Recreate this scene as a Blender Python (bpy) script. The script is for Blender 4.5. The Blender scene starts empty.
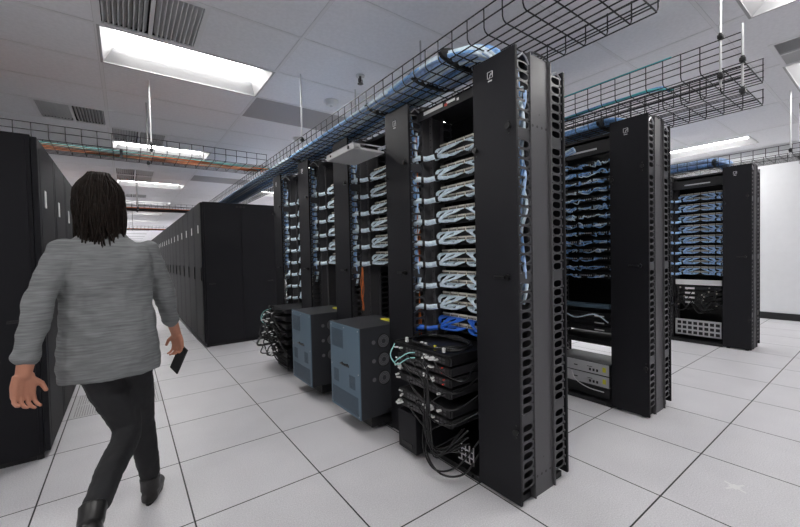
import bpy, bmesh, math, random
from mathutils import Vector, Matrix
random.seed(7)
PI = math.pi
S = bpy.context.scene
C = S.collection

# ---------------------------------------------------------------- camera, world, exposure
cam_d = bpy.data.cameras.new('camera')
cam = bpy.data.objects.new('camera', cam_d)
C.objects.link(cam)
S.camera = cam
FPX, YAW, PITCH, ROLL = 372.0, 0.63504, -0.025098, -0.022603
cam_d.sensor_fit = 'HORIZONTAL'
cam_d.sensor_width = 36.0
cam_d.lens = FPX / 800 * 36.0
cam_d.clip_start = 0.02
fw = Vector((math.sin(YAW)*math.cos(PITCH), math.cos(YAW)*math.cos(PITCH), math.sin(PITCH)))
r0 = Vector((math.cos(YAW), -math.sin(YAW), 0)); u0 = r0.cross(fw)
cr, sr = math.cos(ROLL), math.sin(ROLL)
rt = cr*r0 + sr*u0
up = -sr*r0 + cr*u0
cam.matrix_world = Matrix(((rt.x, up.x, -fw.x, 0), (rt.y, up.y, -fw.y, 0), (rt.z, up.z, -fw.z, 1.2), (0, 0, 0, 1)))

w = bpy.data.worlds.new('world'); S.world = w
w.use_nodes = True
w.node_tree.nodes['Background'].inputs[0].default_value = (0.6, 0.65, 0.75, 1)
w.node_tree.nodes['Background'].inputs[1].default_value = 0.15
S.view_settings.view_transform = 'Standard'
S.view_settings.look = 'None'
S.view_settings.gamma = 1
S.view_settings.exposure = 1.15
LAMP = 11.0

# ---------------------------------------------------------------- materials
def mat(name, col, rough=0.5, metal=0.0, noise=0.0, nscale=200, bump=0.0, spec=0.5, emit=None):
    m = bpy.data.materials.new(name); m.use_nodes = True
    nt = m.node_tree; b = nt.nodes['Principled BSDF']
    b.inputs['Base Color'].default_value = (*col, 1)
    b.inputs['Roughness'].default_value = rough
    b.inputs['Metallic'].default_value = metal
    b.inputs['Specular IOR Level'].default_value = spec
    if emit:
        b.inputs['Emission Color'].default_value = (*emit[0], 1)
        b.inputs['Emission Strength'].default_value = emit[1]
    if noise or bump:
        tc = nt.nodes.new('ShaderNodeTexCoord')
        n = nt.nodes.new('ShaderNodeTexNoise'); n.inputs['Scale'].default_value = nscale
        n.inputs['Detail'].default_value = 3
        nt.links.new(tc.outputs['Object'], n.inputs['Vector'])
        if noise:
            r = nt.nodes.new('ShaderNodeValToRGB')
            r.color_ramp.elements[0].position = 0.35; r.color_ramp.elements[1].position = 0.65
            r.color_ramp.elements[0].color = (*[max(0, c*(1-noise)) for c in col], 1)
            r.color_ramp.elements[1].color = (*[min(1, c*(1+noise)) for c in col], 1)
            nt.links.new(n.outputs['Fac'], r.inputs['Fac'])
            nt.links.new(r.outputs['Color'], b.inputs['Base Color'])
        if bump:
            bp = nt.nodes.new('ShaderNodeBump'); bp.inputs['Strength'].default_value = bump
            bp.inputs['Distance'].default_value = 0.002
            nt.links.new(n.outputs['Fac'], bp.inputs['Height'])
            nt.links.new(bp.outputs['Normal'], b.inputs['Normal'])
    return m

M = {}
M['door'] = mat('black_powder_coat', (0.0115, 0.0115, 0.0145), 0.5, noise=0.1, nscale=600, bump=0.15, spec=0.25)
M['black'] = mat('matt_black_metal', (0.012, 0.012, 0.014), 0.5)
M['vblack'] = mat('black_plastic', (0.006, 0.006, 0.007), 0.4)
M['channel'] = mat('dark_grey_channel', (0.082, 0.08, 0.086), 0.45, noise=0.06, nscale=400)
M['comb'] = mat('grey_plastic_comb', (0.05, 0.05, 0.055), 0.35)
M['cab'] = mat('cabinet_black', (0.013, 0.013, 0.016), 0.6, noise=0.1, nscale=500, bump=0.1, spec=0.2)
M['steel'] = mat('bright_steel', (0.62, 0.62, 0.64), 0.3, metal=0.8)
M['rod'] = mat('zinc_rod', (0.50, 0.50, 0.51), 0.4, metal=0.2)
M['wire'] = mat('black_wire', (0.007, 0.007, 0.009), 0.4)
M['cable'] = mat('pale_blue_cable', (0.70, 0.82, 0.95), 0.4, noise=0.12, nscale=60)
M['cable2'] = mat('light_blue_cable', (0.38, 0.54, 0.84), 0.45, noise=0.25, nscale=40)
M['cable3'] = mat('mid_blue_cable', (0.22, 0.42, 0.75), 0.4, noise=0.25, nscale=60)
M['cable4'] = mat('sky_blue_cable', (0.36, 0.56, 0.88), 0.4, noise=0.2, nscale=60)
M['royal'] = mat('royal_blue_cable', (0.03, 0.16, 0.72), 0.35)
M['orange'] = mat('orange_fibre', (0.75, 0.20, 0.05), 0.45)
M['orange_pale'] = mat('pale_orange_fibre', (0.85, 0.42, 0.25), 0.5)
M['aqua'] = mat('aqua_cable', (0.10, 0.50, 0.55), 0.4)
M['aqua_pale'] = mat('pale_aqua_cable', (0.35, 0.72, 0.70), 0.4)
M['blackcable'] = mat('black_cable', (0.006, 0.006, 0.007), 0.35)
M['module'] = mat('beige_port_module', (0.72, 0.68, 0.60), 0.5)
M['port'] = mat('dark_port', (0.02, 0.02, 0.02), 0.4)
M['white'] = mat('white_plastic', (0.78, 0.78, 0.78), 0.4)
M['logo'] = mat('pale_grey_print', (0.55, 0.55, 0.57), 0.5)
M['unit_face'] = mat('blue_grey_metal', (0.095, 0.152, 0.205), 0.45, noise=0.06, nscale=300)
M['unit_side'] = mat('charcoal_metal', (0.035, 0.037, 0.043), 0.5)
M['unit_dark'] = mat('dark_vent_mesh', (0.04, 0.06, 0.085), 0.6)
M['guard'] = mat('grey_fan_guard', (0.16, 0.16, 0.17), 0.4)
M['yellow'] = mat('yellow_tape', (0.75, 0.70, 0.05), 0.5)
M['red'] = mat('red_plastic', (0.6, 0.05, 0.03), 0.4)
M['silver'] = mat('silver_faceplate', (0.42, 0.42, 0.42), 0.4, metal=0.3)
M['greymetal'] = mat('light_grey_metal', (0.55, 0.55, 0.56), 0.45)
M['lens'] = mat('lit_lens', (0.9, 0.9, 0.9), 0.5, emit=((1.0, 0.985, 0.96), LAMP))
M['reflector'] = mat('white_reflector', (0.42, 0.42, 0.43), 0.5)
M['tbar'] = mat('ceiling_grid_bar', (0.80, 0.80, 0.82), 0.5)
M['ceil'] = mat('ceiling_tile', (0.84, 0.84, 0.87), 0.85, noise=0.03, nscale=40)
M['ceil_grey'] = mat('grey_perforated_panel', (0.38, 0.37, 0.385), 0.8, noise=0.15, nscale=400)
M['slat'] = mat('grey_vent_slat', (0.60, 0.60, 0.61), 0.5)
M['wallm'] = mat('white_wall_paint', (0.80, 0.81, 0.83), 0.7, noise=0.01, nscale=10)
M['skin'] = mat('skin', (0.50, 0.22, 0.14), 0.5)
M['hair'] = mat('dark_brown_hair', (0.013, 0.008, 0.006), 0.6, noise=0.4, nscale=60, bump=0.6, spec=0.2)
M['trouser'] = mat('black_trousers', (0.012, 0.012, 0.014), 0.8)
M['boot'] = mat('black_leather', (0.012, 0.011, 0.011), 0.4)

def shirt_mat():
    m = mat('grey_melange_jersey', (0.30, 0.31, 0.315), 0.9)
    nt = m.node_tree; b = nt.nodes['Principled BSDF']
    tc = nt.nodes.new('ShaderNodeTexCoord'); mp = nt.nodes.new('ShaderNodeMapping')
    mp.inputs['Scale'].default_value = (12, 12, 160)
    n = nt.nodes.new('ShaderNodeTexNoise'); n.inputs['Scale'].default_value = 1.0; n.inputs['Detail'].default_value = 4
    r = nt.nodes.new('ShaderNodeValToRGB')
    r.color_ramp.elements[0].position = .3; r.color_ramp.elements[1].position = .7
    r.color_ramp.elements[0].color = (.14, .147, .15, 1); r.color_ramp.elements[1].color = (.24, .247, .252, 1)
    nt.links.new(tc.outputs['Object'], mp.inputs[0]); nt.links.new(mp.outputs[0], n.inputs['Vector'])
    nt.links.new(n.outputs['Fac'], r.inputs[0]); nt.links.new(r.outputs[0], b.inputs['Base Color'])
    return m
M['shirt'] = shirt_mat()

TILE = 0.611
GX, GY = 0.2155, 0.6945        # where the grid lines of the raised floor run
def grid_node(nt, coord_out, axis, off, half, pitch=TILE):
    """1 on a line of the floor grid, 0 elsewhere"""
    def mth(op, a, b=None):
        n = nt.nodes.new('ShaderNodeMath'); n.operation = op
        if isinstance(a, (int, float)): n.inputs[0].default_value = a
        else: nt.links.new(a, n.inputs[0])
        if b is not None:
            if isinstance(b, (int, float)): n.inputs[1].default_value = b
            else: nt.links.new(b, n.inputs[1])
        return n.outputs[0]
    s = nt.nodes.new('ShaderNodeSeparateXYZ'); nt.links.new(coord_out, s.inputs[0])
    v = mth('SUBTRACT', s.outputs[axis], off)
    v = mth('DIVIDE', v, pitch)
    v = mth('ADD', v, 0.5)
    v = mth('FLOORED_MODULO', v, 1.0)
    v = mth('SUBTRACT', v, 0.5)
    v = mth('ABSOLUTE', v)
    v = mth('MULTIPLY', v, pitch)
    return mth('LESS_THAN', v, half)

def floor_mat():
    m = bpy.data.materials.new('raised_floor_laminate'); m.use_nodes = True
    nt = m.node_tree; b = nt.nodes['Principled BSDF']
    tc = nt.nodes.new('ShaderNodeTexCoord')
    gx = grid_node(nt, tc.outputs['Object'], 0, GX, 0.0036)
    gy = grid_node(nt, tc.outputs['Object'], 1, GY, 0.0036)
    mx = nt.nodes.new('ShaderNodeMath'); mx.operation = 'MAXIMUM'
    nt.links.new(gx, mx.inputs[0]); nt.links.new(gy, mx.inputs[1])
    n = nt.nodes.new('ShaderNodeTexNoise'); n.inputs['Scale'].default_value = 170; n.inputs['Detail'].default_value = 4
    nt.links.new(tc.outputs['Object'], n.inputs['Vector'])
    n2 = nt.nodes.new('ShaderNodeTexNoise'); n2.inputs['Scale'].default_value = 3.5; n2.inputs['Detail'].default_value = 3
    nt.links.new(tc.outputs['Object'], n2.inputs['Vector'])
    ad = nt.nodes.new('ShaderNodeMath'); ad.operation = 'MULTIPLY_ADD'; ad.inputs[1].default_value = 0.25
    nt.links.new(n2.outputs['Fac'], ad.inputs[0]); nt.links.new(n.outputs['Fac'], ad.inputs[2])
    r = nt.nodes.new('ShaderNodeValToRGB')
    r.color_ramp.elements[0].position = .42; r.color_ramp.elements[1].position = .82
    r.color_ramp.elements[0].color = (.56, .55, .575, 1); r.color_ramp.elements[1].color = (.76, .75, .775, 1)
    nt.links.new(ad.outputs[0], r.inputs[0])
    mix = nt.nodes.new('ShaderNodeMix'); mix.data_type = 'RGBA'
    nt.links.new(mx.outputs[0], mix.inputs['Factor']); nt.links.new(r.outputs[0], mix.inputs['A'])
    mix.inputs['B'].default_value = (.012, .012, .014, 1)
    nt.links.new(mix.outputs['Result'], b.inputs['Base Color'])
    b.inputs['Roughness'].default_value = 0.42
    b.inputs['Specular IOR Level'].default_value = 0.35
    return m
M['floor'] = floor_mat()

def perf_mat():
    m = bpy.data.materials.new('perforated_tile'); m.use_nodes = True
    nt = m.node_tree; b = nt.nodes['Principled BSDF']
    tc = nt.nodes.new('ShaderNodeTexCoord')
    v = nt.nodes.new('ShaderNodeTexVoronoi'); v.inputs['Scale'].default_value = 64; v.inputs['Randomness'].default_value = 0
    nt.links.new(tc.outputs['Object'], v.inputs['Vector'])
    lt = nt.nodes.new('ShaderNodeMath'); lt.operation = 'LESS_THAN'; lt.inputs[1].default_value = 0.30
    nt.links.new(v.outputs['Distance'], lt.inputs[0])
    mix = nt.nodes.new('ShaderNodeMix'); mix.data_type = 'RGBA'
    mix.inputs['A'].default_value = (.58, .57, .585, 1); mix.inputs['B'].default_value = (.03, .03, .03, 1)
    nt.links.new(lt.outputs[0], mix.inputs['Factor']); nt.links.new(mix.outputs['Result'], b.inputs['Base Color'])
    return m
M['perf'] = perf_mat()

# ---------------------------------------------------------------- mesh builder
class MB:
    def __init__(s): s.v, s.f, s.m, s.mi = [], [], [], 0
    def add(s, vs, fs):
        o = len(s.v); s.v += [tuple(v) for v in vs]
        s.f += [tuple(i+o for i in f) for f in fs]; s.m += [s.mi]*len(fs)
        return s
    def box(s, x0, y0, z0, x1, y1, z1, b=0.0):
        if x0 > x1: x0, x1 = x1, x0
        if y0 > y1: y0, y1 = y1, y0
        if z0 > z1: z0, z1 = z1, z0
        if b <= 0:
            return s.add([(x0,y0,z0),(x1,y0,z0),(x1,y1,z0),(x0,y1,z0),(x0,y0,z1),(x1,y0,z1),(x1,y1,z1),(x0,y1,z1)],
                         [(0,3,2,1),(4,5,6,7),(0,1,5,4),(1,2,6,5),(2,3,7,6),(3,0,4,7)])
        bm = bmesh.new(); bmesh.ops.create_cube(bm, size=1)
        for v in bm.verts:
            v.co = ((x0+x1)/2 + v.co.x*(x1-x0), (y0+y1)/2 + v.co.y*(y1-y0), (z0+z1)/2 + v.co.z*(z1-z0))
        bmesh.ops.bevel(bm, geom=bm.edges[:], offset=b, segments=2, affect='EDGES', profile=0.5)
        bm.verts.index_update()
        s.add([v.co[:] for v in bm.verts], [[v.index for v in f.verts] for f in bm.faces]); bm.free()
        return s
    def tube(s, pts, r, seg=6, cap=True):
        pts = [Vector(p) for p in pts]; n = len(pts)
        rs = r if isinstance(r, (list, tuple)) else [r]*n
        vs = []; prev = None
        for i, p in enumerate(pts):
            t = (pts[min(i+1, n-1)] - pts[max(i-1, 0)]).normalized()
            if prev is None:
                a = Vector((0, 0, 1)) if abs(t.z) < .9 else Vector((1, 0, 0))
                nx = t.cross(a).normalized()
            else:
                nx = (prev - t*prev.dot(t)).normalized()
            prev = nx; ny = t.cross(nx)
            for k in range(seg):
                a = 2*PI*k/seg
                vs.append(p + (nx*math.cos(a) + ny*math.sin(a))*rs[i])
        fs = [(i*seg+k, i*seg+(k+1) % seg, (i+1)*seg+(k+1) % seg, (i+1)*seg+k) for i in range(n-1) for k in range(seg)]
        if cap: fs += [tuple(range(seg))[::-1], tuple((n-1)*seg+k for k in range(seg))]
        return s.add(vs, fs)
    def rings(s, rings, cap=True):
        """loft of closed rings of points, all of one count"""
        seg = len(rings[0]); n = len(rings)
        vs = [v for r in rings for v in r]
        fs = [(i*seg+k, i*seg+(k+1) % seg, (i+1)*seg+(k+1) % seg, (i+1)*seg+k) for i in range(n-1) for k in range(seg)]
        if cap: fs += [tuple(range(seg))[::-1], tuple((n-1)*seg+k for k in range(seg))]
        return s.add(vs, fs)
    def cyl(s, c, axis, r, h, seg=16):
        a = Vector(axis).normalized(); c = Vector(c)
        return s.tube([c, c + a*h], r, seg)
    def build(s, name, m, parent=None, smooth=False, loc=None):
        me = bpy.data.meshes.new(name); me.from_pydata(s.v, [], s.f)
        ms = m if isinstance(m, (list, tuple)) else [m]
        for q in ms: me.materials.append(M[q] if isinstance(q, str) else q)
        if len(ms) > 1: me.polygons.foreach_set('material_index', s.m)
        if smooth: me.polygons.foreach_set('use_smooth', [True]*len(me.polygons))
        me.update()
        o = bpy.data.objects.new(name, me); C.objects.link(o)
        if parent: o.parent = parent
        if loc: o.location = loc
        return o

def tag(o, label, cat, group=None):
    o['label'] = label; o['category'] = cat
    if group: o['group'] = group
    return o
def empty(name, loc, label, cat, group=None):
    o = bpy.data.objects.new(name, None); C.objects.link(o); o.location = loc
    o.empty_display_size = 0.1
    return tag(o, label, cat, group)
def struct(name, mb, m, smooth=False):
    o = mb.build(name, m, smooth=smooth); o['kind'] = 'structure'; return o
def dup(root, loc, label, group=None, scale=None):
    def cp(o, par):
        c = o.copy(); C.objects.link(c)
        if par: c.parent = par
        for ch in list(o.children): cp(ch, c)
        return c
    r = cp(root, None); r.location = loc; r['label'] = label
    if group: r['group'] = group
    return r
def smooth_path(pts, n=6):
    """Catmull-Rom through the points"""
    P = [Vector(p) for p in pts]; P = [P[0]*2-P[1]] + P + [P[-1]*2-P[-2]]
    out = []
    for i in range(1, len(P)-2):
        for k in range(n):
            t = k/n
            out.append(0.5*((2*P[i]) + (-P[i-1]+P[i+1])*t + (2*P[i-1]-5*P[i]+4*P[i+1]-P[i+2])*t*t + (-P[i-1]+3*P[i]-3*P[i+1]+P[i+2])*t**3))
    out.append(P[-2]); return out
ORD12 = ['first', 'second', 'third', 'fourth', 'fifth', 'sixth', 'seventh', 'eighth', 'ninth', 'tenth', 'eleventh', 'twelfth']
ORD = ['topmost', 'second', 'third', 'fourth', 'fifth', 'sixth', 'seventh', 'eighth', 'ninth', 'tenth', 'eleventh', 'twelfth', 'thirteenth', 'fourteenth', 'fifteenth']

# ---------------------------------------------------------------- room shell
ZC = 2.82
RX0, RX1, RY0, RY1 = -4.2, 8.5, -2.6, 40.0
struct('floor', MB().box(RX0-.2, RY0-.2, -0.05, RX1+.2, RY1+.2, 0), 'floor')
struct('wall_right', MB().box(RX1, RY0-.2, 0, RX1+.2, RY1+.2, ZC+.3), 'wallm')
struct('wall_left', MB().box(RX0-.2, RY0-.2, 0, RX0, RY1+.2, ZC+.3), 'wallm')
struct('wall_back', MB().box(RX0, RY1, 0, RX1, RY1+.2, ZC+.3), 'wallm')
struct('wall_front', MB().box(RX0, RY0-.2, 0, RX1, RY0, ZC+.3), 'wallm')
struct('baseboard_right', MB().box(RX1-.015, RY0, 0, RX1, RY1, 0.11), 'black')
struct('baseboard_back', MB().box(RX0, RY1-.015, 0, RX1-.015, RY1, 0.11), 'black')

CW, CD = 1.22, 0.61
CX0, CY0 = -0.11, 3.28
lights, vents, panels = [], [], []
for i in range(-2, 4):
    for j in range(-1, 12):
        x0 = CX0 + 2*CW*i; y0 = CY0 + 5*CD*j
        if x0 < RX0+.05 or x0+CW > RX1 or y0 < RY0 or y0+CD > RY1: continue
        if i == 3 and j == -1: continue
        if j == -1 and i >= 1: x0 += .08; y0 -= .17
        lights.append((x0, y0, x0+CW, y0+CD))
lights.append((7.42, 1.36, 8.03, 2.58))
# (x0, y0, x1, y1, dark interior?, label)
vents = [
 (CX0, CY0-CD, CX0+CD, CY0, 'grey slatted ceiling vent directly beside the bright troffer over the aisle'),
 (CX0-CD, CY0+3*CD, CX0, CY0+4*CD, 'slatted ceiling vent over the black cabinet row, half grey half dark'),
 (CX0, CY0+4*CD, CX0+CD, CY0+5*CD, 'slatted ceiling vent just behind the white rod of the orange cable tray'),
 (CX0, CY0+8*CD, CX0+CD, CY0+9*CD, 'small slatted ceiling vent beyond the orange cable tray'),
 (CX0, CY0+9*CD, CX0+CD, CY0+10*CD, 'small slatted ceiling vent before the third troffer of the aisle'),
 (CX0, CY0+13*CD, CX0+CD, CY0+14*CD, 'distant slatted ceiling vent between two far troffers'),
 (CX0, CY0+18*CD, CX0+CD, CY0+19*CD, 'very distant slatted ceiling vent far down the aisle'),
 (4.24, 0.06, 4.85, 0.67, 'slatted ceiling vent between two troffers near the white wall'),
]
panels = [
 (CX0+CW, CY0+CD, CX0+2*CW, CY0+2*CD, 'grey perforated ceiling panel above the wire tray of the front racks'),
 (CX0+CW, CY0+8*CD, CX0+2*CW, CY0+9*CD, 'distant grey perforated ceiling panel above the black cabinet block'),
]
holes = [h[:4] for h in lights + vents + panels]
def make_ceiling():
    xs = {RX0, RX1}; ys = {RY0, RY1}
    k = CX0
    while k > RX0: xs.add(round(k, 4)); k -= CW
    k = CX0
    while k < RX1: xs.add(round(k, 4)); k += CW
    k = CY0
    while k > RY0: ys.add(round(k, 4)); k -= CD
    k = CY0
    while k < RY1: ys.add(round(k, 4)); k += CD
    gx, gy = sorted(xs), sorted(ys)
    for h in holes:
        xs |= {round(h[0], 4), round(h[2], 4)}; ys |= {round(h[1], 4), round(h[3], 4)}
    X, Y = sorted(xs), sorted(ys)
    mb = MB()
    def in_hole(x, y): return any(h[0] < x < h[2] and h[1] < y < h[3] for h in holes)
    for i in range(len(X)-1):
        if X[i+1]-X[i] < 1e-3: continue
        for j in range(len(Y)-1):
            if Y[j+1]-Y[j] < 1e-3: continue
            if not in_hole((X[i]+X[i+1])/2, (Y[j]+Y[j+1])/2):
                mb.add([(X[i], Y[j], ZC), (X[i], Y[j+1], ZC), (X[i+1], Y[j+1], ZC), (X[i+1], Y[j], ZC)], [(0, 1, 2, 3)])
    # the shallow shadow gap of each grid line, with the T-bar in it
    mb.mi = 1
    t = 0.011
    for x in gx:
        for j in range(len(Y)-1):
            ym = (Y[j]+Y[j+1])/2
            if not (in_hole(x-.01, ym) and in_hole(x+.01, ym)):
                mb.box(x-t, Y[j], ZC-.0035, x+t, Y[j+1], ZC+.001)
    for y in gy:
        for i in range(len(X)-1):
            xm = (X[i]+X[i+1])/2
            if not (in_hole(xm, y-.01) and in_hole(xm, y+.01)):
                mb.box(X[i], y-t, ZC-.003, X[i+1], y+t, ZC+.001)
    mb.mi = 2
    for x in gx: 
        for s in (-1, 1):
            for j in range(len(Y)-1):
                if not in_hole(x+s*.02, (Y[j]+Y[j+1])/2):
                    mb.box(x+s*t, Y[j], ZC-.0006, x+s*(t+.003), Y[j+1], ZC+.001)
    for y in gy:
        for s in (-1, 1):
            for i in range(len(X)-1):
                if not in_hole((X[i]+X[i+1])/2, y+s*.02):
                    mb.box(X[i], y+s*t, ZC-.0006, X[i+1], y+s*(t+.003), ZC+.001)
    struct('ceiling', mb, ['ceil', 'tbar', 'slat'])
    struct('trim_1', MB().box(RX0-.2, RY0-.2, ZC+.28, RX1+.2, RY1+.2, ZC+.3), 'ceil')
make_ceiling()

# ---------------------------------------------------------------- ceiling fittings
def make_troffer(L, W):
    """recessed fixture in a cell L (x) by W (y), origin at the cell centre on the ceiling plane"""
    o = empty('ceiling_light', (0, 0, ZC), 'white recessed troffer light', 'ceiling light', 'recessed troffer lights')
    l, w_ = L/2, W/2; d = .085
    f = MB()
    t = .018
    for a in ((-l, -w_, l, -w_+t), (-l, w_-t, l, w_), (-l, -w_+t, -l+t, w_-t), (l-t, -w_+t, l, w_-t)):
        f.box(a[0], a[1], -.004, a[2], a[3], .004)
    f.build('frame', 'reflector', o)
    h = MB()
    lo = [(-l+t, -w_+t, 0), (l-t, -w_+t, 0), (l-t, w_-t, 0), (-l+t, w_-t, 0)]
    e = .09
    hi = [(-l+e, -w_+.15, d), (l-e, -w_+.15, d), (l-e, w_-.15, d), (-l+e, w_-.15, d)]
    h.add(lo+hi, [(0, 1, 5, 4), (1, 2, 6, 5), (2, 3, 7, 6), (3, 0, 4, 7), (4, 5, 6, 7)])
    h.build('reflector', 'reflector', o)
    for s in (-1, 1):
        m = MB(); ring = []
        yc = s*(w_-.15)/2*.98
        for xx in (-l+e+.005, l-e-.005):
            ring.append([(xx, yc + .070*math.cos(a*PI/8), d-.002 - .030*math.sin(a*PI/8)) for a in range(9)])
        m.rings(ring, True); m.build('lens', 'lens', o, smooth=True)
    return o
tro_x = tro_y = None
def light_label(x0, y0):
    i = round((x0-CX0)/(2*CW)); j = round((y0-CY0)/(5*CD))
    col = {-2: 'by the side wall past the cabinets', -1: 'above the black cabinet row', 0: 'over the walking person\'s aisle', 1: 'above the front racks', 2: 'above the third rack row', 3: 'close to the white wall'}[i]
    return 'recessed troffer light %s, %s counting away from the camera' % (col, (ORD12 + ['last'])[j+1])
for h in lights:
    cx, cy = (h[0]+h[2])/2, (h[1]+h[3])/2
    if h[0] == 7.42:
        o = make_troffer(CW, CD); o.location = (cx, cy, ZC); o.rotation_euler.z = PI/2
        o['label'] = 'long lit ceiling light running above the third row rack, by the white wall'
    else:
        lab = light_label(h[0], h[1])
        if tro_x is None: tro_x = make_troffer(CW, CD); tro_x.location = (cx, cy, ZC); tro_x['label'] = lab
        else: dup(tro_x, (cx, cy, ZC), lab)

def make_vent(h):
    cx, cy = (h[0]+h[2])/2, (h[1]+h[3])/2; L, W = h[2]-h[0], h[3]-h[1]
    o = empty('ceiling_vent', (cx, cy, ZC), h[4], 'ceiling vent', 'slatted ceiling vents')
    l, w_ = L/2, W/2; t = .03
    f = MB()
    for a in ((-l, -w_, l, -w_+t), (-l, w_-t, l, w_), (-l, -w_+t, -l+t, w_-t), (l-t, -w_+t, l, w_-t), (-.012, -w_+t, .012, w_-t)):
        f.box(a[0], a[1], -.004, a[2], a[3], .01)
    f.build('frame', 'tbar', o)
    MB().box(-l+.005, -w_+.005, .09, l-.005, w_-.005, .10).box(-l+.001, -w_+.001, .01, -l+.006, w_-.001, .1).box(l-.006, -w_+.001, .01, l-.001, w_-.001, .1).box(-l, -w_+.001, .01, l, -w_+.006, .1).box(-l, w_-.006, .01, l, w_-.001, .1).build('duct_box', 'vblack', o)
    s = MB(); n = 9
    for side in (-1, 1):
        for k in range(n):
            xc = side*(.02 + (l-t-.025)*(k+.5)/n)
            sl = .010*side
            s.add([(xc-.003+sl, -w_+t, 0), (xc+.003+sl, -w_+t, 0), (xc+.003-sl, -w_+t, .03), (xc-.003-sl, -w_+t, .03),
                   (xc-.003+sl, w_-t, 0), (xc+.003+sl, w_-t, 0), (xc+.003-sl, w_-t, .03), (xc-.003-sl, w_-t, .03)],
                  [(0, 1, 2, 3), (7, 6, 5, 4), (0, 4, 5, 1), (1, 5, 6, 2), (2, 6, 7, 3), (3, 7, 4, 0)])
    s.build('slats', 'slat', o)
for h in vents: make_vent(h)
for h in panels:
    cx, cy = (h[0]+h[2])/2, (h[1]+h[3])/2
    o = MB().box(-.605, -.300, .0, .605, .300, .012, .003).build('ceiling_tile', 'ceil_grey', loc=(cx, cy, ZC-.003))
    tag(o, h[4], 'ceiling panel', 'grey perforated ceiling panels')

def sprinkler(x, y, lab):
    o = empty('sprinkler', (x, y, ZC), lab, 'sprinkler')
    MB().cyl((0, 0, -.008), (0, 0, 1), .04, .012, 20).build('escutcheon', 'greymetal', o, smooth=False)
    MB().cyl((0, 0, -.055), (0, 0, 1), .011, .05, 10).tube([(-.018, 0, -.03), (-.02, 0, -.055), (0, 0, -.07), (.02, 0, -.055), (.018, 0, -.03)], .004, 6).build('body', 'black', o)
    MB().cyl((0, 0, -.075), (0, 0, 1), .026, .004, 14).build('deflector', 'black', o)
sprinkler(1.76, 2.93, 'small dark sprinkler head on the ceiling near the hooded front rack')
def detector(x, y, lab, s=1.0):
    o = empty('smoke_detector', (x, y, ZC), lab, 'smoke detector')
    m = MB(); pr_ = [(.0, .0), (.075, .0), (.078, -.012), (.062, -.02), (.058, -.04), (.03, -.048), (.0, -.048)]
    m.rings([[(r*s*math.cos(2*PI*k/24), r*s*math.sin(2*PI*k/24), z) for k in range(24)] for r, z in pr_[1:]])
    m.build('housing', 'white', o, smooth=True)
    MB().cyl((0, 0, -.056), (0, 0, 1), .014, .01, 12).build('sensor_cap', 'greymetal', o)
detector(1.79, 3.58, 'round white smoke detector on the ceiling above the front wire tray')
detector(1.95, 4.95, 'small white detector dome just above the far stretch of wire tray', .8)

# ---------------------------------------------------------------- wire cable trays
WR = 0.0032
def tray(label, axis, a0, a1, b0, b1, z, hgt=.105, step=.1016, near_end=True, group='black wire mesh cable trays', nlong=10, nside=2):
    """axis 'y': runs along y from a0 to a1, spans x b0..b1; axis 'x' the other way round"""
    o = empty('cable_tray', (0, 0, 0), label, 'cable tray', group)
    def P(a, b, zz): return (b, a, zz) if axis == 'y' else (a, b, zz)
    m = MB(); n = int(round((a1-a0)/step)); c = .022
    for k in range(n+1):
        a = a0 + k*step
        m.tube([P(a, b0, z+hgt), P(a, b0, z+c), P(a, b0+c*.35, z+c*.35), P(a, b0+c, z), P(a, b1-c, z), P(a, b1-c*.35, z+c*.35), P(a, b1, z+c), P(a, b1, z+hgt)], WR, 5)
    m.build('cross_wires', 'wire', o)
    m = MB(); d = 2*WR
    e = a0+(n*step)
    for k in range(nlong):
        b = b0+c + (b1-b0-2*c)*k/(nlong-1)
        m.tube([P(a0-.004, b, z-d*.8), P(e+.004, b, z-d*.8)], WR, 5)
    for bb, s in ((b0, -1), (b1, 1)):
        for k in range(1, nside+1):
            m.tube([P(a0-.004, bb+s*d*.8, z+hgt*k/nside-.001), P(e+.004, bb+s*d*.8, z+hgt*k/nside-.001)], WR, 5)
    m.build('long_wires', 'wire', o)
    return o
T1Z = 2.185
tray('black wire mesh tray above the front rack row, carrying a thick blue bundle', 'y', .62, 9.7, 1.33, 1.83, T1Z)
tray('lower wire mesh tray resting over the second rack row', 'y', .575, 7.6, 2.97, 3.50, 2.15, .11)
tray('upper deep wire mesh tray hung above the second rack row', 'y', .575, 7.6, 2.97, 3.50, 2.30, .165, nside=4)
tray('far wire mesh tray over the third rack row by the white wall', 'y', .0, 7.6, 5.70, 6.22, 2.17, .10)
tray('wire mesh tray crossing the aisle with orange fibre, just past the black cabinets', 'x', -2.6, 1.30, 4.10, 4.62, 2.19, .115)
tray('distant crossing wire tray with orange fibre, second down the aisle', 'x', -1.8, 1.30, 8.75, 9.27, 2.2, .11)
tray('third crossing wire tray, faint at the end of the aisle', 'x', -1.8, 1.30, 14.6, 15.12, 2.2, .11)

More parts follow.
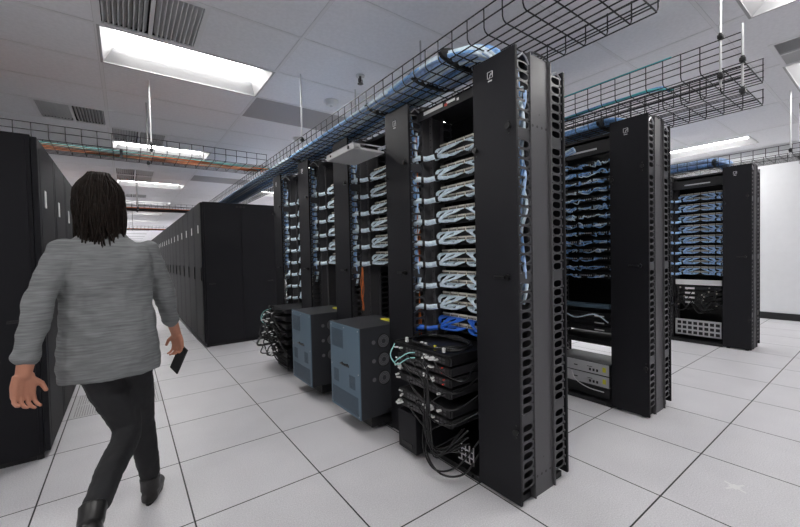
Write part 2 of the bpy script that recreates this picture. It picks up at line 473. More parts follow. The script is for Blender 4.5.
def bundle_run(label, path, R, n, rr, mats, tie_at=(), name='cable_bundle', seg=5, wob=.012, group=None, spread=(1, .55), taper=None):
    """n cables following a path in a flattened bunch, with black hook-and-loop ties"""
    o = empty(name, (0, 0, 0), label, 'cable bundle', group)
    P = smooth_path(path, 8)
    m = MB(); nm = len(mats)
    for k in range(n):
        a = random.random()*2*PI; q = math.sqrt((k+.5)/n)*R
        ph = random.random()*6
        m.mi = k % nm
        pts = []
        for i, p in enumerate(P):
            t = (P[min(i+1, len(P)-1)]-P[max(i-1, 0)]).normalized()
            sd = t.cross(Vector((0, 0, 1)))
            if sd.length < .1: sd = Vector((1, 0, 0))
            sd.normalize(); uu = sd.cross(t)
            aa = a + .12*math.sin(i*.35+ph)
            tp = 1 if not taper else taper[2]+(1-taper[2])*min(1, max(0, (i-taper[0])/(taper[1]-taper[0])))
            pts.append(p + sd*(tp*q*spread[0]*math.cos(aa) + wob*math.sin(i*.5+ph)) + uu*(q*spread[1]*math.sin(aa)))
        m.tube(pts, rr, seg)
    m.build('cables', mats, o, smooth=True)
    for f in tie_at:
        i = int(f*(len(P)-1)); p = P[i]
        t = (P[min(i+1, len(P)-1)]-P[max(i-1, 0)]).normalized()
        sd = t.cross(Vector((0, 0, 1)))
        if sd.length < .1: sd = Vector((1, 0, 0))
        sd.normalize(); uu = sd.cross(t)
        rg = []
        for dd in (-.011, .011):
            rg.append([p + t*dd + sd*((R*spread[0]+.014)*math.cos(2*PI*k/14)) + uu*((R*spread[1]+.012)*math.sin(2*PI*k/14)) for k in range(14)])
        MB().rings(rg).build('cable_tie', 'vblack', o)
    return o
# front tray: thick blue run that rolls down beside the near cable manager
bundle_run('thick light blue cable run lying in the wire tray above the front rack row',
           [(1.50, 1.16, 1.72), (1.50, 1.17, 2.02), (1.505, 1.22, 2.17), (1.515, 1.38, 2.235), (1.52, 1.6, 2.232), (1.53, 1.9, 2.232), (1.55, 2.6, 2.228), (1.56, 3.6, 2.228), (1.56, 5.0, 2.228), (1.58, 7, 2.228), (1.58, 9.6, 2.228)],
           .15, 80, .0125, ['cable', 'cable2', 'cable', 'cable2', 'cable3'], (.33, .44, .56, .72), wob=.003, spread=(1.10, .22), taper=(14, 30, .16))
bundle_run('blue cable run lying in the lower tray over the second rack row',
           [(3.2, 1.25, 2.13), (3.2, 1.4, 2.20), (3.22, 1.8, 2.205), (3.22, 3, 2.205), (3.22, 7.4, 2.205)], .11, 14, .020, ['cable3', 'cable2', 'cable2'], (.3,), wob=.008, spread=(1.5, .3))
bundle_run('thin aqua cable clipped along the upper tray of the second rack row',
           [(2.965, .93, 2.468), (2.962, 1.4, 2.468), (2.962, 3, 2.468), (2.962, 6, 2.468)], .002, 2, .005, ['aqua'], (), 'network_cable', wob=0)
bundle_run('blue and aqua cables loose on the bottom of the upper tray',
           [(3.12, .98, 2.31), (3.05, 1.05, 2.325), (3.02, 1.3, 2.32), (3.05, 2.2, 2.32), (3.05, 6, 2.32)], .02, 4, .007, ['cable3', 'aqua'], (), 'network_cable', wob=.01)
bundle_run('blue cable run in the far tray over the third rack row',
           [(5.95, 1.27, 2.16), (5.93, 1.38, 2.235), (5.95, 1.6, 2.245), (5.95, 3, 2.24), (5.95, 7, 2.24)], .12, 14, .022, ['cable2', 'cable3'], (.25,), wob=.008, spread=(1.5, .35))
bundle_run('orange fibre cables running in the crossing tray over the aisle',
           [(-2.5, 4.38, 2.205), (-1, 4.36, 2.205), (0, 4.4, 2.205), (.9, 4.36, 2.205), (1.28, 4.40, 2.21), (1.42, 4.55, 2.26), (1.5, 4.9, 2.30)], .13, 14, .006, ['orange', 'orange_pale', 'orange', 'aqua_pale'], (.35,), wob=.015, spread=(1.1, .08))
bundle_run('orange fibre cables in the second crossing tray down the aisle', [(-1.7, 9.0, 2.215), (0, 9.0, 2.215), (1.28, 9.0, 2.215)], .14, 9, .009, ['orange'], (), wob=.02, spread=(1.2, .08))
bundle_run('orange fibre cables in the third crossing tray', [(-1.7, 14.85, 2.215), (0, 14.85, 2.215), (1.28, 14.85, 2.215)], .14, 9, .011, ['orange'], (), wob=.02, spread=(1.2, .08))

def rod(x, y, z0, label, brackets=(), top=ZC):
    o = empty('hanger_rod', (x, y, z0), label, 'hanger rod', 'white threaded hanger rods')
    MB().cyl((0, 0, 0), (0, 0, 1), .0065, top-z0, 8).build('rod', 'rod', o)
    for zb in brackets:
        MB().box(-.014, -.014, zb-z0-.012, .014, .014, zb-z0+.012, .004).cyl((0, 0, zb-z0-.022), (0, 0, 1), .010, .044, 6).build('clamp', 'vblack', o)
rod(1.305, 3.20, 2.16, 'pale hanger rod holding the front tray, standing clear against the ceiling', (2.24,))
rod(1.86, 3.20, 2.16, 'pale hanger rod holding the far side of the front tray', (2.24,))
rod(1.86, 2.2, 2.16, 'short hanger rod end just visible over the front tray', (2.24,))
rod(.222, 4.07, 2.16, 'white hanger rod at the camera side of the orange fibre tray', (2.20, 2.25))
rod(.222, 4.65, 2.16, 'white hanger rod at the far side of the orange fibre tray', (2.20,))
rod(-.78, 4.07, 2.16, 'white hanger rod of the orange fibre tray above the black cabinets', (2.20,))
rod(2.94, .67, 2.17, 'long white hanger rod in front of the double tray', (2.47, 2.235))
rod(2.962, .574, 2.10, 'short rod joining the near corners of the double tray', (2.30, 2.12), top=2.51)
rod(5.67, .72, 2.13, 'white hanger rod of the far tray by the white wall', (2.2,))
rod(6.25, .72, 2.13, 'second white hanger rod of the far tray by the white wall', (2.2,))
rod(.222, 8.72, 2.16, 'thin hanger rod far down the aisle', (2.2,))
rod(.222, 14.58, 2.16, 'hanger rod in front of the third crossing tray', (2.2,))
rod(.222, 15.14, 2.16, 'hanger rod behind the third crossing tray', (2.2,))
rod(.222, 9.29, 2.16, 'thin hanger rod behind the second crossing tray', (2.2,))

# ---------------------------------------------------------------- cable managers
MH = 2.135
U = .0445
def comb_side(mb, x0, x1, y, round_at):
    """one flank of finger rings in the plane y, openings from x0 to x1"""
    n = 45; th = .004
    z = .075
    xc, hx = (x0+x1)/2, (x1-x0)/2
    for k in range(n):
        zc = z + U*(k+.5); hz = U/2
        if (k % 15) == 7:      # a closed web between two groups of fingers
            mb.box(x0, y-th/2, zc-hz, x1, y+th/2, zc+hz); continue
        ax, az = hx*.80, hz*.76
        N = 14; vin, vout = [], []
        for q in range(N):
            a = 2*PI*(q+.5)/N; cx, cz = math.cos(a), math.sin(a)
            pw = .5 if cx*round_at < 0 else .95        # square at the door, round at the channel
            vin.append((xc + ax*math.copysign(abs(cx)**pw, cx) - 0, zc + az*math.copysign(abs(cz)**.7, cz)))
            s = 1/max(abs(cx), abs(cz)); vout.append((xc+hx*cx*s, zc+hz*cz*s))
        vs = [(a, y-th/2, b) for a, b in vout] + [(a, y-th/2, b) for a, b in vin] + [(a, y+th/2, b) for a, b in vout] + [(a, y+th/2, b) for a, b in vin]
        fs = []
        for q in range(N):
            p = (q+1) % N
            fs += [(q, p, N+p, N+q), (2*N+p, 2*N+q, 3*N+q, 3*N+p), (N+q, N+p, 3*N+p, 3*N+q)]
        mb.add(vs, fs)
        # the thickened finger tip
        xt = x0 if round_at > 0 else x1
        mb.box(xt-.004, y-.006, zc-hz*.95, xt+.004, y+.006, zc-hz*.95+.010)
def make_manager():
    o = empty('cable_manager', (0, 0, 0), 'tall black vertical cable manager', 'cable manager', 'tall black vertical cable managers')
    W = .255; T = .0
    # local: x from the front door plane towards the rear, y 0..W
    d = MB().box(0, 0, .012, .016, W, MH, .003)
    door = d.build('front_door', 'door', o)
    for (yy, zz) in ((.035, 1.775), (.235, 1.71), (.018, .36)):
        MB().cyl((-.014, yy, zz), (1, 0, 0), .009, .016, 10).cyl((-.02, yy, zz), (1, 0, 0), .014, .006, 10).cyl((-.003, yy+.004, zz+.028), (1, 0, 0), .004, .004, 8).cyl((-.003, yy+.004, zz-.028), (1, 0, 0), .004, .004, 8).build('latch', 'vblack', door)
    MB().cyl((-.016, .055, 1.08), (1, 0, 0), .014, .018, 12).box(-.022, .06, 1.074, -.014, .125, 1.086, .002).box(-.022, .06, 1.076, 0, .068, 1.084).build('handle', 'vblack', door)
    lg = MB()
    for dz, pts in ((0, [(.158, 2.066), (.158, 2.036), (.143, 2.036), (.143, 2.051), (.130, 2.051), (.130, 2.066), (.158, 2.066)]),):
        lg.tube([(-.0012, a, b) for a, b in pts], .0022, 4)
    lg.tube([(-.0012, .150, 2.030), (-.0012, .136, 2.058)], .002, 4).tube([(-.0012, .128, 2.066), (-.0012, .128, 2.036), (-.0012, .138, 2.036)], .002, 4)
    lg.box(-.0008, .132, 2.020, .001, .156, 2.026)
    lg.build('logo', 'logo', door)
    MB().box(.395, 0, .03, .411, W, MH-.02, .003).build('rear_door', 'door', o)
    ch = MB()
    ch.box(.115, .0, .005, .121, .03, MH).box(.281, .0, .005, .287, .03, MH)     # flanges beside the web
    ch.box(.121, .012, .0, .281, .020, MH)                                        # near web
    ch.box(.121, W-.020, .0, .281, W-.012, MH)                                    # far web
    ch.box(.105, .03, .0, .297, W-.03, .012).box(.105, .03, MH-.006, .297, W-.03, MH)
    ch.box(.196, .02, .012, .204, W-.02, MH-.006)
    ch.mi = 1
    for zz in (.10, 1.80):
        for k in range(4): ch.cyl((.145+.037*k, .0112, zz), (0, -1, 0), .007, .0004, 12)
    for zz in (.18, 1.86): ch.cyl((.2, .0112, zz), (0, -1, 0), .0035, .0004, 8)
    c = ch.build('channel', ['channel', 'vblack'], o)
    MB().tube([(.128, .008, MH-.03), (.128, .008, MH+.002), (.16, .008, MH+.010), (.25, .008, MH+.010), (.274, .008, MH+.002), (.274, .008, MH-.03)], .005, 6).build('top_edge', 'channel', c)
    for yy, fl in ((.008, 1), (W-.008, -1)):
        f = MB(); comb_side(f, .022, .112, yy, 1); f.build('front_fingers', 'comb', o)
        f = MB(); comb_side(f, .290, .380, yy, -1); f.build('rear_fingers', 'comb', o)
    b = MB().box(.02, .03, 0, .39, .06, .03).box(.02, W-.06, 0, .39, W-.03, .03)
    b.build('base', 'black', o)
    # steel hooks at the top of the fingers
    MB().tube([(.03, .008, MH-.05), (.06, .006, MH-.02), (.09, .006, MH-.035), (.112, .008, MH-.06)], .005, 6).build('top_hook', 'steel', o)
    MB().tube([(.385, .008, MH-.06), (.34, .006, MH-.035), (.300, .008, MH-.055)], .005, 6).build('top_hook', 'steel', o)
    return o
X1, X2, X3 = 1.439, 2.918, 5.70
YM = 1.046; PIT = .79; MW = .255
mgr = None
place = []
names1 = ['tallest-looking black cable manager, at the free end of the front rack row',
          'black cable manager between the hooded rack and the first blue-grey unit',
          'black cable manager behind the silver box, between the two blue-grey units',
          'narrow-looking black cable manager just past the second blue-grey unit',
          'last black cable manager of the front row, before the cabinet block']
for k in range(5): place.append((X1, YM+PIT*k, names1[k]))
names2 = ['tall black cable manager at the free end of the second rack row', 'black cable manager behind the second row equipment, mostly hidden', 'third cable manager of the second rack row, mostly hidden']
for k in range(3): place.append((X2, YM+.005+PIT*k, names2[k]))
names3 = ['black cable manager at the end of the third rack row by the white wall', 'second cable manager of the third rack row, mostly hidden']
for k in range(2): place.append((X3, YM-.02+PIT*k, names3[k]))
for x, y, lab in place:
    if mgr is None: mgr = make_manager(); mgr.location = (x, y, 0); mgr['label'] = lab
    else: dup(mgr, (x, y, 0), lab)

# vertical cables inside the managers, seen through the fingers
def make_vertical(mats, n, R):
    o = empty('vertical_cable_bundle', (0, 0, 0), 'vertical bundle', 'cable bundle')
    m = MB()
    for k in range(n):
        bx, by = random.uniform(-R, R), random.uniform(-.105, -.02) if k % 3 else random.uniform(0, .09)
        m.mi = k % len(mats); ph = random.random()*6
        z1 = random.uniform(1.9, 2.08); z0 = random.choice([.95, 1.0, 1.1, 1.25])
        m.tube([(bx+.012*math.sin(i*.9+ph), by+.022*math.sin(i*.7+ph*2)*.8, z0+(z1-z0)*i/22) for i in range(23)], random.uniform(.007, .012), 5)
    m.build('cables', mats, o, smooth=True)
    return o
vb = make_vertical(['cable2', 'cable3', 'cable', 'cable'], 26, .030)
vlabs = ['vertical blue cables seen through the fingers of the nearest-standing cable manager', 'vertical blue cables inside the manager next to the hooded rack', 'vertical blue cables inside the manager between the blue-grey units', 'vertical blue cables inside the fourth manager of the front row', 'vertical blue cables inside the manager nearest the cabinet block']
vlabs[0] = 'vertical blue cables behind the fingers of the front row end manager'
vlabs[4] = 'vertical blue cables inside the manager next to the cabinet block'
for k in range(5):
    loc = (X1+.062, YM+PIT*k+MW/2, 0)
    if k == 0: vb.location = loc; vb['label'] = vlabs[0]; vb['group'] = 'vertical cables in the managers'
    else: dup(vb, loc, vlabs[k])

# ---------------------------------------------------------------- open racks
RH = 2.11
BW = PIT-MW
def make_rack(back=(0.03, 2.105), hood=False):
    o = empty('open_rack', (0, 0, 0), 'rack', 'open rack', 'open two-post racks')
    for s in (0, 1):
        y0 = .002 if s == 0 else BW-.032
        p = MB().box(.17, y0, .01, .176, y0+.03, RH).box(.176, (y0 if s == 0 else y0+.026), .01, .27, (y0+.004 if s == 0 else y0+.03), RH).box(.264, y0, .01, .27, y0+.03, RH)
        p.mi = 1
        for k in range(46): p.box(.1692, y0+.012, .06+U*k-.004, .1702, y0+.020, .06+U*k+.004)
        p.build('post', ['channel', 'vblack'], o)
    MB().box(.15, .003, RH-.022, .29, BW-.003, RH, .003).build('top_crossbar', 'black', o)
    MB().box(.004, .003, .0, .40, BW-.003, .03, .003).cyl((-.004, .05, .016), (1, 0, 0), .007, .010, 8).cyl((-.004, BW-.05, .016), (1, 0, 0), .007, .010, 8).build('base', 'black', o)
    if back: MB().box(.385, .002, back[0], .390, BW-.002, back[1]).build('rear_panel', 'vblack', o)
    return o
rk = make_rack()
rlabs = ['black open rack with hood crossbar holding nine cabled patch panels and black switches', 'open rack beside it, above the nearer blue-grey unit', 'open rack of the front row with only the enclosure beside the black tangle in it', 'last open rack of the front row, with tangled black cables low down']
rlabs[1] = 'open rack of the front row, behind the silver box and a blue-grey enclosure'
rk['label'] = rlabs[0]; rk.location = (X1, YM+MW, 0)
for k in range(1, 4): dup(rk, (X1, YM+MW+PIT*k, 0), rlabs[k])
rk2 = make_rack(back=(.50, 2.105)); rk2.location = (X2, YM+.005+MW, 0); rk2['label'] = 'open rack of the second row with dark switches and two silver units at its foot'
dup(rk2, (X2, YM+.005+MW+PIT, 0), 'second open rack of the second row, mostly hidden')
rk3 = make_rack(); rk3.location = (X3, YM-.02+MW, 0); rk3['label'] = 'open rack of the third row beside the white wall'

# hood of the first rack: label strip, lamp and drooping inner edge
o = empty('rack_hood', (X1, YM+MW, 0), 'black hood bar with white label strips across the top of the front rack', 'rack hood')
MB().box(.075, .003, 2.075, .38, BW-.003, 2.085).box(.075, .003, 2.03, .083, BW-.003, 2.085).build('hood_panel', 'black', o)
MB().box(.0735, .30, 2.052, .075, .47, 2.072).box(.0735, .20, 2.056, .075, .27, 2.070).box(.0735, .17, 2.048, .075, .185, 2.062).build('label_strip', 'white', o)
MB().box(.0715, .262, 2.046, .0735, .282, 2.060).build('red_tab', 'red', o)
MB().cyl((.070, .045, 2.05), (1, 0, 0), .007, .006, 10).build('lamp', 'yellow', o)
MB().box(.3832, .10, 1.915, .3848, .19, 1.945).build('sticker', 'logo', o)

for X_, Y_, lab in ((X2, YM+.005+MW, 'pale printed strip across the top of the second row rack'), (X3, YM-.02+MW, 'pale printed strip across the top of the third row rack')):
    o = empty('label_strip', (X_+.10, Y_, 1.955), lab, 'label strip')
    MB().box(0, .004, .0, .05, BW-.004, .10, .002).build('backing', 'black', o)
    MB().box(-.0015, .14, .035, 0, .40, .048).build('printed_strip', 'logo', o)

# ---------------------------------------------------------------- patch panels and their cable bundles
def make_panel():
    """origin: bay centre, bundle level; x = from the door plane"""
    o = empty('patch_bay', (0, 0, 0), 'patch panel', 'patch panel', 'patch panels in the open racks')
    MB().box(.224, -.235, -.014, .232, .235, .090, .002).box(.205, -.225, -.022, .23, .225, -.016).build('faceplate', 'black', o)
    for zz in (.064, .008):
        for k in range(6):
            y0 = -.218 + .0735*k
            f = MB().box(.2145, y0, zz, .224, y0+.066, zz+.024, .002).build('port_module', 'module', o)
            q = MB()
            for j in range(6): q.box(.2138, y0+.0045+.0105*j, zz+.005, .2146, y0+.0115+.0105*j, zz+.014)
            q.build('ports', 'port', f)
    return o
def make_fan(side, mat_, rr=.0046, per=5):
    """cables from one half of a panel to the manager on that side (+1: far)"""
    o = empty('cable_bundle', (0, 0, 0), 'bundle', 'cable bundle')
    m = MB()
    s = side
    cols = [.205, .175, .14, .105, .07, .04, .015]
    ci = 0
    for zz, groups in ((.064, (.0, .0735, .147)), (.008, (.0, .0735, .147))):
        for g in groups:
            yc_ = g+.0425
            for j in range(per):
                y = .008 + g + .069*(j+.5)/per
                a = 2*PI*random.random(); q = .013*math.sqrt(random.random())
                dy, dz = q*math.cos(a), q*math.sin(a)
                yb = yc_+(y-yc_)*.42+.022; f = min(1, (.198-yb)/.16)
                pts = [(.214, s*y, zz), (.200, s*(y+.004), zz-.004), (.184, s*yb, zz-.018+dz*.25), (.184-.022*f-.012, s*(yb+(.185-yb)*.5), (zz-.02)*.5+dz*.3), (.150, s*.172, dz*.7), (.135+dy*.5, s*.198, dz-.004), (.110+dy, s*.232, dz-.010), (.078+dy, s*.262, dz-.003), (.058+dy*.8, s*.292, dz-.010), (.055+dy*.7, s*.325, dz*.8-.06)]
                m.tube(smooth_path(pts, 2), rr*random.uniform(.9, 1.1), 5)
    # the core of the trunk
    m.tube([(.150, s*.17, .006), (.135, s*.198, -.004), (.110, s*.232, -.010), (.078, s*.262, -.003), (.058, s*.292, -.01)], [.005, .011, .013, .013, .012], 10)
    m.build('cables', mat_, o, smooth=True)
    for c, t in (((.150, .178, .002), (-.3, .5, -.08)), ((.092, .249, -.007), (-.5, .45, 0))):
        c = Vector((c[0], s*c[1], c[2])); t = Vector((t[0], s*t[1], t[2])).normalized()
        sd = t.cross(Vector((0, 0, 1))).normalized(); uu = sd.cross(t)
        MB().rings([[c + t*dd + sd*.020*math.cos(2*PI*k/14) + uu*.020*math.sin(2*PI*k/14) for k in range(14)] for dd in (-.008, .008)]).build('cable_tie', 'vblack', o)
    return o
pp = make_panel(); bl = make_fan(1, 'cable'); br = make_fan(-1, 'cable')
bl3 = make_fan(1, 'cable4'); br3 = make_fan(-1, 'cable4')
ZK = [1.808-.1345*k for k in range(10)]
first = True
bays = [(X1, 0, 8, 'the hooded rack', True), (X1, 1, 6, 'the rack behind the silver box', False),
        (X1, 2, 6, 'the rack past the silver box', False), (X1, 3, 9, 'the rack before the cabinet block', False),
        (X3, 0, 8, 'the third row rack', True)]
for bx, b, n, where, both in bays:
    yc = YM + MW + PIT*b + BW/2 - (.02 if bx == X3 else 0)
    for k in range(n):
        loc = (bx, yc, ZK[k])
        lp = '%s patch panel in %s' % (ORD[k], where)
        lf = '%s pale blue bundle curving from %s into the manager beyond' % (ORD[k], where)
        ln = '%s pale blue bundle on the camera side of %s' % (ORD[k], where)
        if first:
            pp.location = bl.location = br.location = loc
            pp['label'], bl['label'], br['label'] = lp, lf, ln
            bl['group'] = 'cable bundles of ' + where; br['group'] = 'camera-side cable bundles of ' + where
            first = False
        elif bx == X3:
            dup(pp, loc, lp)
            if k == 0: bl3.location = br3.location = loc; a_, b_ = bl3, br3
            else: a_, b_ = dup(bl3, loc, lf), dup(br3, loc, ln)
            a_['label'], b_['label'] = lf.replace('pale blue', 'sky-blue'), ln.replace('pale blue', 'sky-blue')
            a_['group'] = 'cable bundles of ' + where; b_['group'] = 'camera-side cable bundles of ' + where
        else:
            dup(pp, loc, lp); dup(bl, loc, lf, 'cable bundles of ' + where)
            if both: dup(br, loc, ln, 'camera-side cable bundles of ' + where)
# the royal blue panel below the pale ones in the first rack
yc = YM+MW+BW/2
dup(pp, (X1, yc, ZK[8]), 'lowest patch panel of the hooded rack, feeding royal blue cables')
o = make_fan(1, 'royal', .0046); o.location = (X1, yc, ZK[8]); tag(o, 'bright royal blue cable bundle below the pale ones in the hooded rack', 'cable bundle')
o = make_fan(-1, 'royal', .0046); o.location = (X1, yc, ZK[8]); tag(o, 'royal blue bundle on the camera side of the hooded rack', 'cable bundle')
# orange fibres hanging by the far manager
bundle_run('thin orange fibre cables inside the manager beside the hooded rack', [(X1+.085, 1.856, 1.95), (X1+.088, 1.858, 1.5), (X1+.083, 1.856, 1.0), (X1+.085, 1.86, .62)], .007, 3, .0028, ['orange'], (), 'fibre_bundle', wob=.005)
bundle_run('thin orange fibre cables hanging above the blue-grey unit by the hooded rack', [(X1+.10, 2.60, 1.1), (X1+.095, 2.595, .9), (X1+.10, 2.60, .75)], .010, 4, .0025, ['orange'], (), 'fibre_bundle', wob=.008)

# second row: dense low panels with short blue cords
def make_dense():
    o = empty('patch_bay', (0, 0, 0), 'dense', 'patch panel', 'dense dark patch panels in the second row')
    f = MB().box(.16, -.235, -.012, .168, .235, .034, .002)
    for k in range(4): f.box(.11, -.21+.12*k, -.010, .16, -.195+.12*k, -.004).box(.11, -.21+.12*k, .018, .16, -.195+.12*k, .024).box(.108, -.21+.12*k, -.010, .112, -.195+.12*k, .024)
    f.build('faceplate', 'black', o)
    q = MB()
    for j in range(24): q.box(.159, -.21+.0175*j, .004, .1602, -.199+.0175*j, .014)
    q.build('ports', 'greymetal', o)
    return o
def make_cords(seed, n):
    random.seed(seed)
    o = empty('cord_bundle', (0, 0, 0), 'cords', 'patch cords', 'patch cords of the second row')
    m = MB()
    for j in range(n):
        y = random.choice([-.20, -.13, -.10, .0, .05, .12, .18]) + random.uniform(-.03, .03)
        y2 = y + random.uniform(-.10, .12); m.mi = random.choice([0, 0, 1])
        zz = random.uniform(.0, .016)
        m.tube(smooth_path([(.158, y, zz), (.128, y, zz), (.112, (y+y2)/2, zz-random.uniform(-.012, .02)), (.110, y2, zz-random.uniform(0, .03)), (.13, y2+.05, -.005)], 3), .0045, 5)
    m.build('cables', ['cable3', 'cable'], o, smooth=True); return o
dn = make_dense()
yc2 = YM+.005+MW+BW/2
for k in range(14):
    loc = (X2, yc2, 1.885-.0695*k)
    lab = '%s dense dark patch panel in the second row rack' % ORD[k]
    if k == 0: dn.location = loc; dn['label'] = lab
    else: dup(dn, loc, lab)
    c = make_cords(40+k, (14, 18, 12, 14, 10, 16, 12, 14, 8, 16, 9, 8, 10, 6)[k]); c.location = loc; c['label'] = 'short blue patch cords on the %s panel of the second row rack' % ORD[k]
random.seed(11)
bundle_run('blue bundle crossing under the top of the second row rack', [(X2+.04, 1.87, 1.985), (X2+.06, 1.78, 1.99), (X2+.09, 1.7, 2.01), (X2+.09, 1.62, 2.03)], .02, 8, .008, ['cable', 'cable2'], (), wob=.003, spread=(1, 1))

# ---------------------------------------------------------------- switches and other rack units
def make_switch(name, W, D, H, face, ports=24, portm='channel'):
    o = empty(name, (0, 0, 0), name, 'network switch')
    MB().box(.004, -W/2, 0, D, W/2, H, .002).box(.006, -W/2-.012, .004, .010, W/2+.012, H-.004).build('chassis', 'black', o)
    MB().box(0, -W/2, .001, .0045, W/2, H-.001, .0015).build('faceplate', face, o)
    q = MB()
    if ports:
        for r in range(2):
            for j in range(ports//2):
                y = -W/2+.03 + (W-.10)*j/(ports//2)
                q.box(-.0012, y, H*(.18+.38*r), .0008, y+(W-.10)/(ports//2)*.7, H*(.18+.38*r)+H*.26)
    q.build('ports', portm, o) if ports else None
    return o
# stack low in the hooded rack, its faces standing proud of the doors
sw = make_switch('network_switch', .44, .36, .044, 'vblack')
SY = 1.60
sx = 1.315
zs = [.615, .560, .505, .445, .345, .290]
sl = ['topmost black switch of the stack low in the hooded rack', 'second black switch of the stack low in the hooded rack', 'third black switch of the stack low in the hooded rack', 'fourth black switch of the stack, above the gap in the hooded rack', 'fifth black switch, just below the gap in the stack of the hooded rack', 'lowest black switch of the stack in the hooded rack']
for k, zz in enumerate(zs):
    loc = (sx, SY, zz)
    if k == 0: sw.location = loc; sw['label'] = sl[0]; sw['group'] = 'black switches in the hooded rack'
    else: dup(sw, loc, sl[k])
t = empty('equipment_shelf', (sx, SY, 0), 'black shelf plate above the switches in the hooded rack, with coiled cable on it', 'shelf')
MB().box(-.01, -.24, .665, .36, .24, .668).box(-.01, -.24, .668, -.004, .24, .674).box(-.01, -.24, .668, .36, -.235, .676).box(-.01, .235, .668, .36, .24, .676).build('shelf_plate', 'vblack', t)
t = empty('power_unit', (sx-.005, 1.745, 0), 'black box standing on the floor under the switches', 'power unit')
MB().box(0, -.085, .035, .34, .085, .262, .004).build('case', 'door', t)
MB().box(-.003, -.05, .06, 0, .05, .085).build('grille', 'vblack', t)
def cable(label, pts, r, m, cat='cable', group=None, name='cable', n=7):
    o = MB().tube(smooth_path(pts, n), r, 7).build(name, m, smooth=True)
    return tag(o, label, cat, group)
random.seed(3)
# the bundle of black power leads and the loops
o = empty('cable_bundle', (0, 0, 0), 'black cable harness drooping down the middle of the switch stack', 'cable bundle')
m = MB()
for k in range(15):
    zc = random.choice(zs)+.022; y0 = SY+random.uniform(-.19, .2); yv = 1.50+random.uniform(-.02, .02); xo = 1.285-random.uniform(0, .03)
    m.tube(smooth_path([(sx, y0, zc), (sx-.022, y0, zc), (xo, (y0+yv)/2, zc-.03), (xo-.005, yv, zc-.07), (xo+.0, yv+random.uniform(-.02, .02), .26), (xo+.03, yv-random.uniform(0, .06), .13+random.uniform(-.02, .03)), (1.40, 1.33+random.uniform(0, .05), .20+random.uniform(-.05, .1))], 5), random.uniform(.0025, .0042), 6)
m.build('leads', 'blackcable', o, smooth=True)
pl = None
for k in range(60):
    zc = random.choice(zs)+random.uniform(.008, .030); y0 = random.choice([1.49, 1.50, 1.52, 1.53, 1.545, 1.45, 1.78, 1.80])+random.uniform(-.014, .014)
    if pl is None: pl = MB().box(-.026, 0, 0, 0, .011, .009, .0015).build('white_plug', 'white', o); pl['label'] = 'white plug'; q = pl
    else: q = pl.copy(); C.objects.link(q); q.parent = o
    q.location = (sx-.006, y0, zc); q.rotation_euler = (0, random.uniform(-.2, .5), random.uniform(-.4, .4))
for y0, zc in ((1.42, .600), (1.42, .575), (1.41, .54), (1.415, .515)):
    MB().box(sx-.014, y0, zc, sx-.004, y0+.008, zc+.006, .001).build('red_plug', 'red', o)
tz = [(.64, 1.38, 'black cable loop sagging across the top switches'), (.56, 1.44, 'black cable sweeping over the second switch to the near manager'), (.47, 1.46, 'black cable arc across the middle of the switch stack'), (.38, 1.50, 'black cable arc over the gap in the switch stack')]
for i, (zc, yy, lab) in enumerate(tz):
    cable(lab, [(sx-.02, yy+.10, zc), (sx-.05, yy, zc-.04), (sx-.02, yy-.12, zc-.06), (sx+.12, 1.315, zc-.02), (sx+.2, 1.29, zc+.03)], .0042, 'blackcable', group='loose black cables at the switch stack')
cable('black cable sagging low in front of the rack base', [(sx-.02, 1.56, .32), (sx-.06, 1.53, .16), (sx-.05, 1.45, .07), (sx+.02, 1.36, .10), (sx+.14, 1.31, .22), (sx+.2, 1.29, .3)], .005, 'blackcable', group='loose black cables at the switch stack')
cable('thick black cable hooked under the switch stack', [(sx-.0, 1.55, .24), (sx-.045, 1.52, .13), (sx-.03, 1.43, .05), (sx+.05, 1.34, .06), (sx+.15, 1.31, .16)], .0055, 'blackcable', group='loose black cables at the switch stack')
for i, (dz, lab) in enumerate(((.0, 'pale aqua patch lead looping off the corner of the top switch'), (-.03, 'second pale aqua lead curling just under the first'))):
    cable(lab, [(sx-.0, 1.66, .635+dz), (sx-.03, 1.69, .63+dz), (sx-.05, 1.76, .585+dz), (sx-.05, 1.80, .56), (sx-.05, 1.835, .60), (sx-.02, 1.83, .66)], .0035, 'aqua_pale', group='pale aqua leads')
# coil on the shelf
m = MB(); pts = []
for i in range(120):
    a = i*2*PI/36; rr = .13+.008*math.sin(i*.31)
    pts.append((sx+.14+rr*math.cos(a), SY-.01+rr*1.45*math.sin(a), .676+.006*(i/36)+.003*math.sin(i)))
o = m.tube(pts, .006, 6).build('cable_coil', 'blackcable', smooth=True); tag(o, 'coil of black cable lying on the shelf above the switches', 'cable coil')
o = empty('cable_connectors', (0, 0, 0), 'row of small white and yellow plug ends on the shelf behind the coil', 'plugs')
for y0, hh in ((1.76, .03), (1.62, .028), (1.585, .028), (1.44, .026)): MB().box(sx+.02, y0, .672, sx+.034, y0+.016, .672+hh, .002).build('white_plug', 'white', o)
MB().box(sx+.02, 1.51, .672, sx+.034, 1.522, .70, .002).build('yellow_plug', 'yellow', o)
# pierced steel bracket at the foot
m = MB()
for i in range(4):
    for j in range(3):
        a, b = 1.315+.028*i, .09+.032*j
        m.box(sx+.10, a, b, sx+.104, a+.028, b+.007).box(sx+.10, a, b, sx+.104, a+.007, b+.032)
o = m.build('mounting_bracket', 'steel'); tag(o, 'pierced steel bracket at the foot of the hooded rack', 'bracket')

